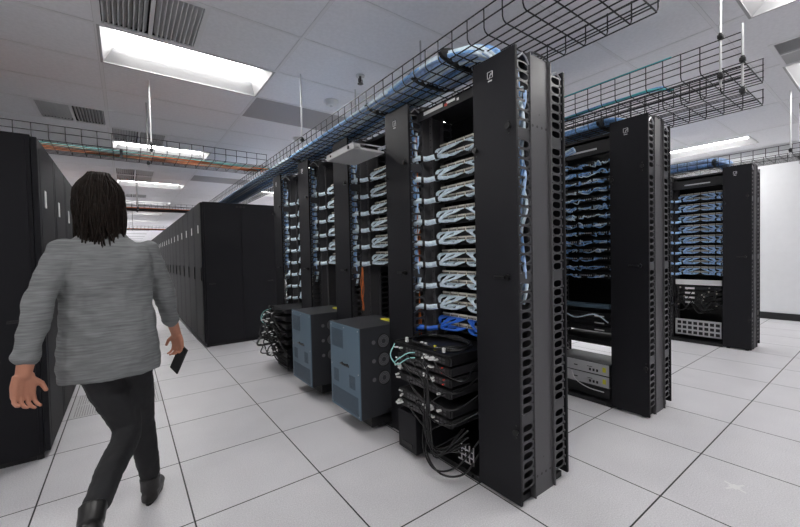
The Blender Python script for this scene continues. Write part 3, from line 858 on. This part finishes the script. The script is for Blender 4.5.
# the same kind of tangle at the far bay
swf = []
for k, zz in enumerate((.62, .54, .46, .38, .30)):
    swf.append(dup(sw, (sx-.03, 3.93, zz), '%s black switch buried in the cable tangle before the cabinet block' % ORD[k], 'black switches in the far bay'))
o = empty('cable_bundle', (0, 0, 0), 'tangle of shiny black cables bulging out before the cabinet block', 'cable bundle')
m = MB()
for k in range(46):
    zc = random.uniform(.28, .66); y0 = random.uniform(3.75, 4.1); bx = 1.29-random.uniform(.02, .16); y2 = y0+random.uniform(-.2, .2)
    m.tube(smooth_path([(1.29, y0, zc), (bx, y0, zc+.01), (bx-.02, (y0+y2)/2, zc-.05), (bx, y2, zc-.12), (1.30, y2, max(.06, zc-random.uniform(.1, .25)))], 5), .0065, 6)
m.build('leads', 'blackcable', o, smooth=True)
for k in range(40):
    zc = random.uniform(.2, .64); y0 = random.uniform(3.72, 4.1); bx = 1.2-random.uniform(0, .06)
    q = pl.copy(); C.objects.link(q); q.parent = o; q.location = (bx, y0, zc); q.rotation_euler = (0, random.uniform(-.3, .3), random.uniform(-.4, .4))
cable('long pale aqua lead looping out of the tangle before the cabinet block', [(1.26, 4.10, .64), (1.19, 4.13, .61), (1.16, 4.14, .54), (1.19, 4.12, .48), (1.27, 4.06, .44)], .003, 'aqua_pale')
cable('second pale aqua lead curling beside the tangle', [(1.26, 4.06, .60), (1.18, 4.09, .58), (1.16, 4.12, .52), (1.2, 4.10, .47)], .003, 'aqua_pale')
t = MB().box(1.30, 3.75, .036, 1.62, 4.05, .25, .004).build('power_unit', 'door'); tag(t, 'black box on the floor under the far cable tangle', 'power unit')

# second row lower equipment
s2 = make_switch('network_switch', .44, .34, .044, 'black', 24, 'vblack')
for k, zz in enumerate((.655, .600, .545, .440)):
    loc = (X2+.10, yc2, zz); lab = '%s dark switch below the blue cords of the second row rack' % ORD[k]
    if k == 0: s2.location = loc; s2['label'] = lab; s2['group'] = 'dark switches of the second row'
    else: dup(s2, loc, lab)
for k, zz in enumerate((.655, .600, .545)):
    o = MB().box(X2+.094, 1.40, zz+.012, X2+.0995, 1.475, zz+.022, .001).build('status_label', 'white'); tag(o, 'white label on the %s dark switch of the second row' % ORD[k], 'label', 'white labels of the second row')
t = MB().box(X2+.08, yc2-.22, .735, X2+.16, yc2+.22, .765, .003).build('rack_blank', 'unit_face'); tag(t, 'grey-blue strip panel below the cords of the second row', 'panel')
cable('grey lead drooping over the dark switches of the second row', [(X2+.09, 1.70, .665), (X2+.05, 1.60, .65), (X2+.05, 1.45, .69), (X2+.08, 1.36, .63)], .005, 'cable')
su = empty('silver_unit', (0, 0, 0), 'x', 'rack unit', 'silver rack units')
MB().box(.004, -.225, 0, .30, .225, .088, .003).build('chassis', 'black', su)
MB().box(0, -.228, .001, .005, .228, .087, .002).build('faceplate', 'greymetal', su)
m = MB().box(-.002, .15, .03, .001, .165, .055); m.box(-.002, .02, .038, .001, .05, .046)
for k in range(3): m.box(-.002, -.09-.028*k, .02, .001, -.075-.028*k, .04)
m.box(-.002, -.10, .05, .001, -.06, .054); m.build('sockets', 'vblack', su)
MB().box(-.002, -.205, .028, .001, -.180, .065).build('yellow_mark', 'yellow', su)
su.location = (X2+.05, yc2, .215); su['label'] = 'upper light grey unit with yellow mark at the foot of the second row rack'
dup(su, (X2+.05, yc2, .122), 'lower light grey unit with yellow mark at the foot of the second row rack')
t = MB().box(X2+.045, yc2-.235, .036, X2+.38, yc2+.235, .118, .003).build('rack_blank', 'black'); tag(t, 'black plinth panel under the two light grey units', 'panel')
cable('white lead hanging over the lower light grey unit', [(X2+.045, 1.64, .20), (X2+.03, 1.60, .14), (X2+.03, 1.50, .10), (X2+.04, 1.38, .09)], .004, 'white')

# third row lower equipment
yc3 = YM-.02+MW+BW/2
t = MB().box(X3+.10, yc3-.235, .725, X3+.13, yc3+.235, .79, .003).build('rack_blank', 'white'); tag(t, 'white blank panel under the cabled patch panels of the third row', 'panel')
for k, zz in enumerate((.66, .60, .54, .48)):
    dup(s2, (X3+.10, yc3, zz), '%s dark switch under the white panel of the third row' % ORD[k], 'dark switches of the third row')
    o = MB().box(X3+.094, yc3+.03, zz+.010, X3+.0995, yc3+.13, zz+.034, .001).build('status_label', 'white'); tag(o, 'white label on the %s switch of the third row rack' % ORD[k], 'label', 'white labels of the third row')
random.seed(5)
o = empty('cable_bundle', (0, 0, 0), 'loose black leads hanging over the third row switches', 'cable bundle')
m = MB()
for k in range(16):
    y0 = yc3+random.uniform(-.2, .2); y2 = y0+random.uniform(-.2, .2); z0 = random.uniform(.5, .7)
    m.tube(smooth_path([(X3+.10, y0, z0), (X3+.05, y0, z0-.02), (X3+.04, (y0+y2)/2, z0-.12), (X3+.09, y2, z0-.1)], 4), .006, 5)
m.build('leads', 'blackcable', o, smooth=True)
m = MB()
for k in range(14):
    y0 = yc3+random.uniform(-.2, .2); z0 = random.uniform(.46, .7); m.box(X3+.085, y0, z0, X3+.095, y0+.014, z0+.01)
m.build('plugs', 'module', o)
t = empty('socket_strip', (X3+.09, yc3, .08), 'silver panel with three rows of square sockets at the foot of the third row', 'socket panel')
MB().box(0, -.235, 0, .012, .235, .20, .002).build('faceplate', 'greymetal', t)
for r in range(3):
    for k in range(8):
        MB().box(-.004, -.222+.056*k, .018+.060*r, 0, -.182+.056*k, .056+.060*r, .002).build('socket', 'vblack', t)

# ---------------------------------------------------------------- blue-grey equipment units in the front row
def vent_patch(mb, x, y0, z0, y1, z1, n):
    for k in range(n):
        zz = z0+(z1-z0)*k/n; mb.box(x-.0008, y0, zz, x+.001, y1, zz+(z1-z0)/n*.55)
un = empty('equipment_enclosure', (1.20, 2.095, .115), 'x', 'equipment enclosure', 'blue-grey equipment enclosures')
W_, D_, H_ = .425, .405, .605
MB().box(.006, 0, 0, D_, W_, H_, .004).build('case', 'unit_side', un)
fp = MB().box(0, .001, .001, .007, W_-.001, H_-.001, .003).build('front_panel', 'unit_face', un)
m = MB(); vent_patch(m, 0, .225, .435, .40, .565, 22); m.build('vent_slots', 'unit_dark', fp)
m = MB(); vent_patch(m, 0, .30, .185, .375, .275, 15); vent_patch(m, 0, .065, .185, .145, .275, 15); m.build('vent_slots', 'unit_dark', fp)
m = MB(); vent_patch(m, 0, .03, .02, .40, .145, 21); m.build('lower_grille', 'unit_dark', fp)
MB().tube([(-.001, .16, .335), (-.022, .17, .338), (-.024, .20, .343), (-.022, .23, .338), (-.001, .24, .335)], .006, 8).box(-.0015, .145, .318, .001, .255, .335).build('handle', 'vblack', fp)
for yy, zz in ((.02, .02), (.405, .02), (.02, .585), (.405, .585), (.21, .585), (.02, .30), (.405, .30)): MB().cyl((-.001, yy, zz), (1, 0, 0), .004, .002, 8).build('screw', 'greymetal', fp)
for k in range(3):
    zc = .25 + .125*k
    f = MB()
    f.rings([[(.19+r*math.cos(2*PI*q/20), yy, zc+r*math.sin(2*PI*q/20)) for q in range(20)] for r, yy in ((.052, .001), (.050, -.003), (.045, -.003), (.043, .001))], False)
    f = f.build('fan', 'black', un)
    g = MB()
    for r in (.017, .027, .037): g.rings([[(.19+(r+d)*math.cos(2*PI*q/18), -.0015-e, zc+(r+d)*math.sin(2*PI*q/18)) for q in range(18)] for d, e in ((0, 0), (.003, .001), (.006, 0))], False)
    g.cyl((.11, .0005, zc), (0, -1, 0), .014, .003, 14)
    g.build('fan_guard', 'guard', f)
MB().box(.27, -.002, .02, .276, .001, .59).build('side_seam', 'channel', un)
MB().box(.10, .03, -.08, .40, W_-.03, 0).build('support_bracket', 'black', un)
MB().box(.30, .01, H_, .34, .20, H_+.010, .002).build('yellow_strip', 'yellow', un)
MB().tube([(.20, -.01, .03), (.30, -.03, .04), (.38, -.03, .02), (.42, -.01, -.03)], .007, 6).build('side_lever', 'vblack', un)
un['label'] = 'blue-grey metal enclosure with three side fans, next to the hooded rack'
dup(un, (1.20, 2.886, .115), 'blue-grey metal enclosure with three side fans, further along beside the black cable tangle')

# the silver shelf box fixed high up
sb = empty('silver_box', (1.20, 2.10, 1.885), 'shallow silver metal box jutting out high above the blue-grey enclosures', 'metal box')
m = MB()
m.box(0, 0, 0, .235, .40, .006, .002).box(0, 0, .006, .004, .40, .044).box(.0, .0, .006, .235, .004, .014).box(0, 0, .036, .235, .004, .044).box(.0, 0, .006, .05, .004, .044).box(0, .396, .006, .235, .40, .044).box(.0, .0, .040, .10, .40, .044)
m.build('case', 'greymetal', sb)
MB().cyl((-.005, .07, .022), (1, 0, 0), .012, .006, 12).cyl((-.005, .33, .022), (1, 0, 0), .008, .006, 12).build('knobs', 'vblack', sb)
MB().box(.01, .008, .006, .225, .39, .012).build('inner_tray', 'vblack', sb)

# ---------------------------------------------------------------- server cabinets
CH = 1.965
def make_cabinet(D, W, sgn):
    """front faces sgn*x; origin at the front near bottom corner, depth goes the other way, y 0..W"""
    o = empty('server_cabinet', (0, 0, 0), 'cabinet', 'server cabinet')
    def X(a): return -sgn*a
    MB().box(X(.03), .003, .03, X(D), W-.003, CH, .004).build('body', 'cab', o)
    MB().box(X(.06), .02, 0, X(D-.04), W-.02, .03).build('plinth', 'vblack', o)
    d = MB().box(X(0), .006, .045, X(.028), W-.006, CH-.01, .004).build('door', 'cab', o)
    m = MB()
    m.box(X(-.0015), .06, .10, X(.001), W-.06, CH-.07)
    m.build('mesh_insert', 'cab', d)
    MB().box(X(-.006), W*.30, 1.55, X(0), W*.30+.05, 1.66, .002).build('name_plate', 'white', d)
    MB().box(X(-.016), .03, .90, X(0), .05, 1.08, .004).build('handle', 'vblack', d)
    s = MB().box(X(.05), -.004, .045, X(D/2-.004), .003, CH-.02).box(X(D/2+.004), -.004, .045, X(D-.03), .003, CH-.02).build('side_panel', 'cab', o)
    MB().cyl((X(.05), .03, .0), (0, 0, 1), .018, .03, 10).build('foot', 'vblack', o)
    MB().cyl((X(.05), W-.03, 0), (0, 0, 1), .018, .03, 10).build('foot', 'vblack', o)
    return o
def add_side_latch(o, D, sgn):
    def X(a): return -sgn*a
    s = [c for c in o.children if c.name.startswith('side_panel')][0]
    MB().box(X(.08), -.009, .845, X(.16), -.003, .862, .002).box(X(D-.16), -.009, .845, X(D-.08), -.003, .862, .002).box(X(D/2-.06), -.0055, CH-.06, X(D/2-.03), -.0035, CH-.035).box(X(D/2-.015), -.0055, CH-.06, X(D/2+.02), -.0035, CH-.035).box(X(D/2+.035), -.0055, CH-.06, X(D/2+.06), -.0035, CH-.035).build('side_latch', 'vblack', s)
cb = make_cabinet(1.02, .61, -1)
for k in range(22):
    loc = (.82, 5.58+.612*k, 0)
    lab = 'black server cabinet at the open end of the long row, side wall fully seen' if k == 0 else 'black server cabinet, %s in the long row behind the front racks' % (['', 'second', 'third', 'fourth', 'fifth', 'sixth', 'seventh', 'eighth', 'ninth', 'tenth', 'eleventh', 'twelfth', 'thirteenth', 'fourteenth', 'fifteenth', 'sixteenth', 'seventeenth', 'eighteenth', 'nineteenth', 'twentieth', 'twenty-first', 'last'][k])
    if k == 0: cb.location = loc; cb['label'] = lab; cb['group'] = 'black server cabinets of the long row'
    else: dup(cb, loc, lab)
add_side_latch(cb, 1.02, -1)
cl = make_cabinet(1.07, .61, 1)
for k in range(8):
    loc = (-.408, 3.10+.612*k, 0)
    lab = 'big black server cabinet beside the walking person, side wall fully seen' if k == 0 else 'black server cabinet on the side of the walking person, %s from the camera' % (['', 'second', 'third', 'fourth', 'fifth', 'sixth', 'seventh', 'eighth'][k])
    if k == 0: cl.location = loc; cl['label'] = lab; cl['group'] = 'black server cabinets beside the person'
    else: dup(cl, loc, lab)

add_side_latch(cl, 1.07, 1)

# ---------------------------------------------------------------- floor details
pt = empty('perforated_floor_tile', (GX-TILE+.004, GY+TILE*5+.004, 0), 'perforated metal floor tile in the aisle beyond the walking person', 'floor tile')
MB().box(0, 0, 0, TILE-.008, TILE-.008, .0015, .0006).build('tile_plate', 'greymetal', pt)
for q in (.02, .315): MB().box(.02, q, .0015, TILE-.028, q+.265, .0022).build('perforated_field', 'perf', pt)
o = MB().box(-.055, -.006, 0, .055, .006, .0006).box(-.006, -.05, .0006, .006, .05, .0010).box(-.02, -.018, .001, .02, .018, .0014).build('floor_mark', 'white', loc=(2.41, .495, .0002)); o.rotation_euler.z = -.45
tag(o, 'small faint white cross mark stuck on a floor tile', 'floor mark')
#PERSON#
# ---------------------------------------------------------------- the walking person
def ball(mb, c, r, n=10):
    c = Vector(c); rx, ry, rz = r if isinstance(r, (tuple, list)) else (r, r, r)
    rg = []
    for i in range(1, n):
        t = PI*i/n
        rg.append([c + Vector((rx*math.sin(t)*math.cos(2*PI*k/16), ry*math.sin(t)*math.sin(2*PI*k/16), -rz*math.cos(t))) for k in range(16)])
    mb.rings(rg)
def limb(mb, pts, rs, n=5):
    P = smooth_path(pts, n); R = []
    for i in range(len(P)):
        f = i/n; a = min(int(f), len(rs)-2); t = f-a
        R.append(rs[a]*(1-t)+rs[a+1]*t)
    mb.tube(P, R, 14); ball(mb, P[0], R[0]); ball(mb, P[-1], R[-1])
def torso(mb, secs):
    """secs: (x, y, z, half width, half depth, turn)"""
    rg = []
    for (x, y, z, a, b, tw) in secs:
        r = []
        for k in range(28):
            t = 2*PI*k/28; cx, sy = math.cos(t), math.sin(t)
            px = a*math.copysign(abs(cx)**.85, cx); py = b*math.copysign(abs(sy)**.85, sy)
            r.append((x+px*math.cos(tw)-py*math.sin(tw), y+px*math.sin(tw)+py*math.cos(tw), z))
        rg.append(r)
    mb.rings(rg)
def merged(name, mb, m, parent, voxel, smooth_n=4, disp=None):
    o = mb.build(name, m, None)
    md = o.modifiers.new('r', 'REMESH'); md.mode = 'VOXEL'; md.voxel_size = voxel; md.use_smooth_shade = True
    sm = o.modifiers.new('s', 'SMOOTH'); sm.iterations = smooth_n; sm.factor = .5
    if disp:
        tx = bpy.data.textures.new(name+'_noise', 'CLOUDS'); tx.noise_scale = disp[0]; tx.noise_depth = 2
        dm = o.modifiers.new('d', 'DISPLACE'); dm.texture = tx; dm.texture_coords = 'LOCAL'; dm.strength = disp[1]; dm.mid_level = .5
    dg = bpy.context.evaluated_depsgraph_get(); dg.update()
    me = bpy.data.meshes.new_from_object(o.evaluated_get(dg)); me.name = name
    o.modifiers.clear(); o.data = me
    me.polygons.foreach_set('use_smooth', [True]*len(me.polygons))
    o.parent = parent
    return o
def hand(mb, wrist, d, side, out, curl, s=1.0):
    """d: direction of the fingers, side: towards the thumb, out: back of the hand"""
    wr = Vector(wrist); d = Vector(d).normalized(); out = Vector(out).normalized()
    side = (Vector(side) - d*Vector(side).dot(d)).normalized(); out = d.cross(side)*(1 if d.cross(side).dot(out) > 0 else -1)
    L = .078*s
    for k in range(4):      # palm as four metacarpal columns joined
        q = (1.5-k)*.0185*s
        mb.tube([wr + side*q*.7, wr + side*q + d*L*.5, wr + side*q*1.05 + d*L], [.016*s, .0155*s, .0125*s], 10)
        ball(mb, wr+side*q*1.05+d*L, .0125*s, 6)
    lens = [.066, .074, .069, .054]
    for k in range(4):
        q = (1.5-k)*.0195*s; b = wr + side*q*1.05 + d*L; p = b; dk = (d + side*.075*(1.5-k)).normalized(); dd = dk.copy(); pts = [b-d*.01]; 
        for j, fr in enumerate((.45, .30, .25)):
            ang = curl*(j+.6)*(1+.12*k)
            dd = (dk*math.cos(ang) - out*math.sin(ang)); p = p + dd*lens[k]*s*fr; pts.append(p.copy())
        mb.tube(pts, [.0088*s, .0083*s, .0076*s, .0062*s], 9); ball(mb, pts[-1], .0066*s, 6)
    tb = wr + side*.028*s + d*.02
    t1 = tb + (side*.7 + d*.6 - out*.3).normalized()*.038*s; t2 = t1 + (side*.25 + d*.9 - out*.35).normalized()*.032*s
    mb.tube([wr+side*.012*s, tb, t1, t2], [.013*s, .014*s, .0105*s, .008*s], 9); ball(mb, t2, .0082*s, 6)

per = empty('person', (0.0, 2.12, 0), 'walking person seen from behind in grey top, black trousers, loose dark hair', 'person')
off = Vector((0.0, 2.12, 0))
def place_under(o):
    o.location = -off
HC = Vector((-.084, 2.13, 1.462))          # head centre
LS, LE, LW = Vector((-.225, 2.07, 1.235)), Vector((-.285, 1.99, 1.01)), Vector((-.318, 1.93, .785))
RS, RE, RW = Vector((.095, 2.13, 1.235)), Vector((.150, 2.18, 1.00)), Vector((.205, 2.30, .80))
LH, LK, LA = Vector((-.125, 2.08, .80)), Vector((-.02, 2.10, .43)), Vector((-.13, 1.76, .27))
RH_, RK, RA = Vector((.005, 2.11, .80)), Vector((.035, 2.19, .43)), Vector((.062, 2.23, .085))
b = MB()
torso(b, [(-.065, 2.09, .74, .135, .085, 0), (-.065, 2.09, .84, .150, .095, 0), (-.065, 2.095, .98, .125, .085, .05), (-.065, 2.10, 1.12, .140, .095, .1), (-.065, 2.10, 1.24, .150, .085, .1), (-.07, 2.10, 1.29, .085, .06, .1), (-.075, 2.105, 1.33, .055, .052, .1)])
limb(b, [(-.075, 2.10, 1.28), (-.082, 2.11, 1.34), (-.086, 2.12, 1.40)], [.055, .050, .052])
ball(b, HC, (.073, .090, .105), 12)
ball(b, HC + Vector((.0, .035, -.055)), (.052, .050, .058), 10)
b.tube([HC + Vector((0, .085, .01)), HC + Vector((0, .108, -.025)), HC + Vector((0, .092, -.035))], [.007, .013, .008], 8)     # nose
for s in (-1, 1):
    ball(b, HC + Vector((s*.074, .0, -.015)), (.010, .017, .028), 7)                                                        # ears
    ball(b, HC + Vector((s*.030, .074, -.003)), (.015, .011, .010), 6)                                                      # lids
b.tube([HC + Vector((-.022, .083, -.062)), HC + Vector((0, .091, -.060)), HC + Vector((.022, .083, -.062))], [.004, .008, .004], 8)   # lips
limb(b, [LS+Vector((.03, 0, -.02)), (LS+LE)/2, LE, (LE+LW)/2, LW], [.038, .036, .031, .030, .024])
limb(b, [RS+Vector((-.03, 0, -.02)), (RS+RE)/2, RE, (RE+RW)/2, RW], [.038, .035, .029, .027, .023])
limb(b, [LH, (LH+LK)/2, LK, (LK+LA)/2+Vector((0, -.01, 0)), LA], [.066, .056, .040, .036, .028])
limb(b, [RH_, (RH_+RK)/2, RK, (RK+RA)/2, RA], [.066, .056, .040, .036, .028])
b.tube([LA, LA+Vector((.0, .0, -.03)), LA+Vector((0, .02, -.07))], [.028, .025, .016], 10)
b.tube([RA, RA+Vector((.012, .04, -.04)), RA+Vector((.028, .10, -.050))], [.028, .026, .016], 10)
hand(b, LW, (-.03, -.10, -1), (.75, .65, 0), (-1, 0, 0), .45, .93)
hand(b, RW, (.10, .30, -1), (-.6, .75, .2), (1, 0, .1), .62, .88)
body = merged('body', b, 'skin', per, .0036, 2); place_under(body)
e = MB()
for s in (-1, 1): ball(e, HC + Vector((s*.030, .0835, -.003)), (.009, .0045, .005), 6)
place_under(e.build('eyes', 'vblack', per, True))
# trousers
b = MB()
torso(b, [(-.065, 2.09, .70, .125, .085, 0), (-.065, 2.09, .76, .150, .100, 0), (-.065, 2.09, .84, .160, .103, 0), (-.065, 2.095, .96, .140, .095, .05)])
limb(b, [LH+Vector((.01, 0, -.02)), (LH+LK)/2, LK, (LK+LA)/2, LA+(LK-LA)*.12], [.088, .076, .058, .052, .045])
limb(b, [RH_+Vector((-.01, 0, -.02)), (RH_+RK)/2, RK, (RK+RA)/2, RA+Vector((0, 0, .06))], [.088, .074, .056, .052, .046])
place_under(merged('trousers', b, 'trouser', per, .007, 4, (.06, .012)))
# jersey top, long and loose, sleeves pushed to mid forearm
b = MB()
torso(b, [(-.063, 2.085, .700, .178, .120, .05), (-.065, 2.085, .76, .183, .125, .05), (-.065, 2.09, .88, .172, .120, .05), (-.066, 2.095, 1.0, .160, .112, .07), (-.066, 2.10, 1.12, .165, .115, .1), (-.066, 2.10, 1.21, .172, .108, .1), (-.068, 2.10, 1.265, .160, .088, .1), (-.072, 2.103, 1.30, .10, .070, .1), (-.076, 2.105, 1.325, .066, .060, .1)])
limb(b, [LS+Vector((.02, 0, .0)), (LS+LE)/2, LE, LE+(LW-LE)*.45, LE+(LW-LE)*.72], [.062, .050, .044, .041, .041])
limb(b, [RS+Vector((-.02, 0, .0)), (RS+RE)/2, RE, RE+(RW-RE)*.35, RE+(RW-RE)*.55], [.062, .051, .046, .042, .041])
for A, B_, f in ((LE, LW, .76), (RE, RW, .58)):
    p = A+(B_-A)*f; d = (B_-A).normalized()
    b.tube([p-d*.030, p-d*.012, p+d*.006], [.041, .044, .040], 16)
place_under(merged('knit_top', b, 'shirt', per, .006, 5, (.10, .030)))
# hair
b = MB()
ball(b, HC + Vector((0, -.012, .014)), (.074, .088, .106), 12)
ball(b, HC + Vector((0, -.035, -.075)), (.070, .066, .115), 12)
for k in range(46):
    a = PI + PI*(k+.5)/46*1.0 + random.uniform(-.05, .05)
    a = PI*1.5 + (k/45-.5)*PI*1.25
    rx, ry = .063*math.cos(a), .080*math.sin(a)
    zl = random.uniform(-.235, -.16) - .03*math.cos(a-PI*1.5)
    s0 = HC + Vector((rx*.8, ry*.8, .06)); s1 = HC + Vector((rx*1.08, ry*1.08-.01, -.03)); s2 = HC + Vector((rx*(.95+random.uniform(-.2, .15)), ry*.80-.01, (zl)*.7)); s3 = HC + Vector((rx*(.75+random.uniform(-.3, .2)), ry*.7-.012, zl))
    b.tube(smooth_path([s0, s1, s2, s3], 4), [.02]*5+[.022]*4+[.017, .013, .009, .005], 7)
place_under(merged('hair', b, 'hair', per, .006, 1, (.035, .024)))
m = MB()
for k in range(220):
    a = PI*1.5 + random.uniform(-.5, .5)*PI*1.2
    rx, ry = .076*math.cos(a), .092*math.sin(a); j = lambda: random.uniform(-.016, .016)
    m.tube(smooth_path([HC + Vector((rx*.3+j(), ry*.3, .128)), HC + Vector((rx*1.0+j(), ry*1.02+j(), .05)), HC + Vector((rx*1.04+j(), ry*1.06+j()-.01, -.07)), HC + Vector((rx*.8+j()*2, ry*.90+j()-.02, -.20+j()*2))], 4), .0030, 4)
place_under(m.build('hair_strands', 'hair', per, True))
# boots
def boot(A, fwd, upv, flat):
    b = MB(); A = Vector(A); f = Vector(fwd).normalized(); u = Vector(upv).normalized()
    heel = A - u*.075 - f*.02
    b.tube([A+u*.035, A, A-u*.03], [.046, .042, .042], 16)
    b.tube([heel+u*.02-f*.008, heel+f*.05+u*.03, heel+f*.11+u*.014, heel+f*.17+u*.002, heel+f*.205], [.036, .040, .040, .036, .020], 16)
    ball(b, heel+u*.012, .036)
    if flat: b.v = [(x, y, max(z, .012)) for x, y, z in b.v]
    o = merged('boot', b, 'boot', per, .005, 3); place_under(o)
    return o
boot(RA, (.25, 1, -.0), (0, 0, 1), True)
boot(LA, (-.05, .55, -.83), (.1, .75, .55), False)
# sole of the standing boot
s = MB()
rg = []
for z in (.0, .014):
    r = []
    for k in range(20):
        t = 2*PI*k/20; wd = .036 if math.cos(t) > 0 else .031
        r.append(RA + Vector((.25, 1, 0)).normalized()*(.075+.128*math.cos(t)) + Vector((1, -.25, 0)).normalized()*(wd*math.sin(t)) - Vector((0, 0, RA.z)) + Vector((0, 0, z)))
    rg.append(r)
s.rings(rg); place_under(s.build('boot_sole', 'vblack', per))
# phone in the hand
o = empty('mobile_phone', RW + Vector((.012, .055, -.145)), 'black mobile phone hanging from the hand of the walking person', 'phone')
MB().box(-.004, -.036, -.075, .004, .036, .075, .003).build('case', 'vblack', o)
MB().box(.004, -.032, -.068, .0045, .032, .068).build('screen', mat('phone_glass', (.01, .01, .012), .08), o)
o.rotation_euler = (.45, .15, .5)
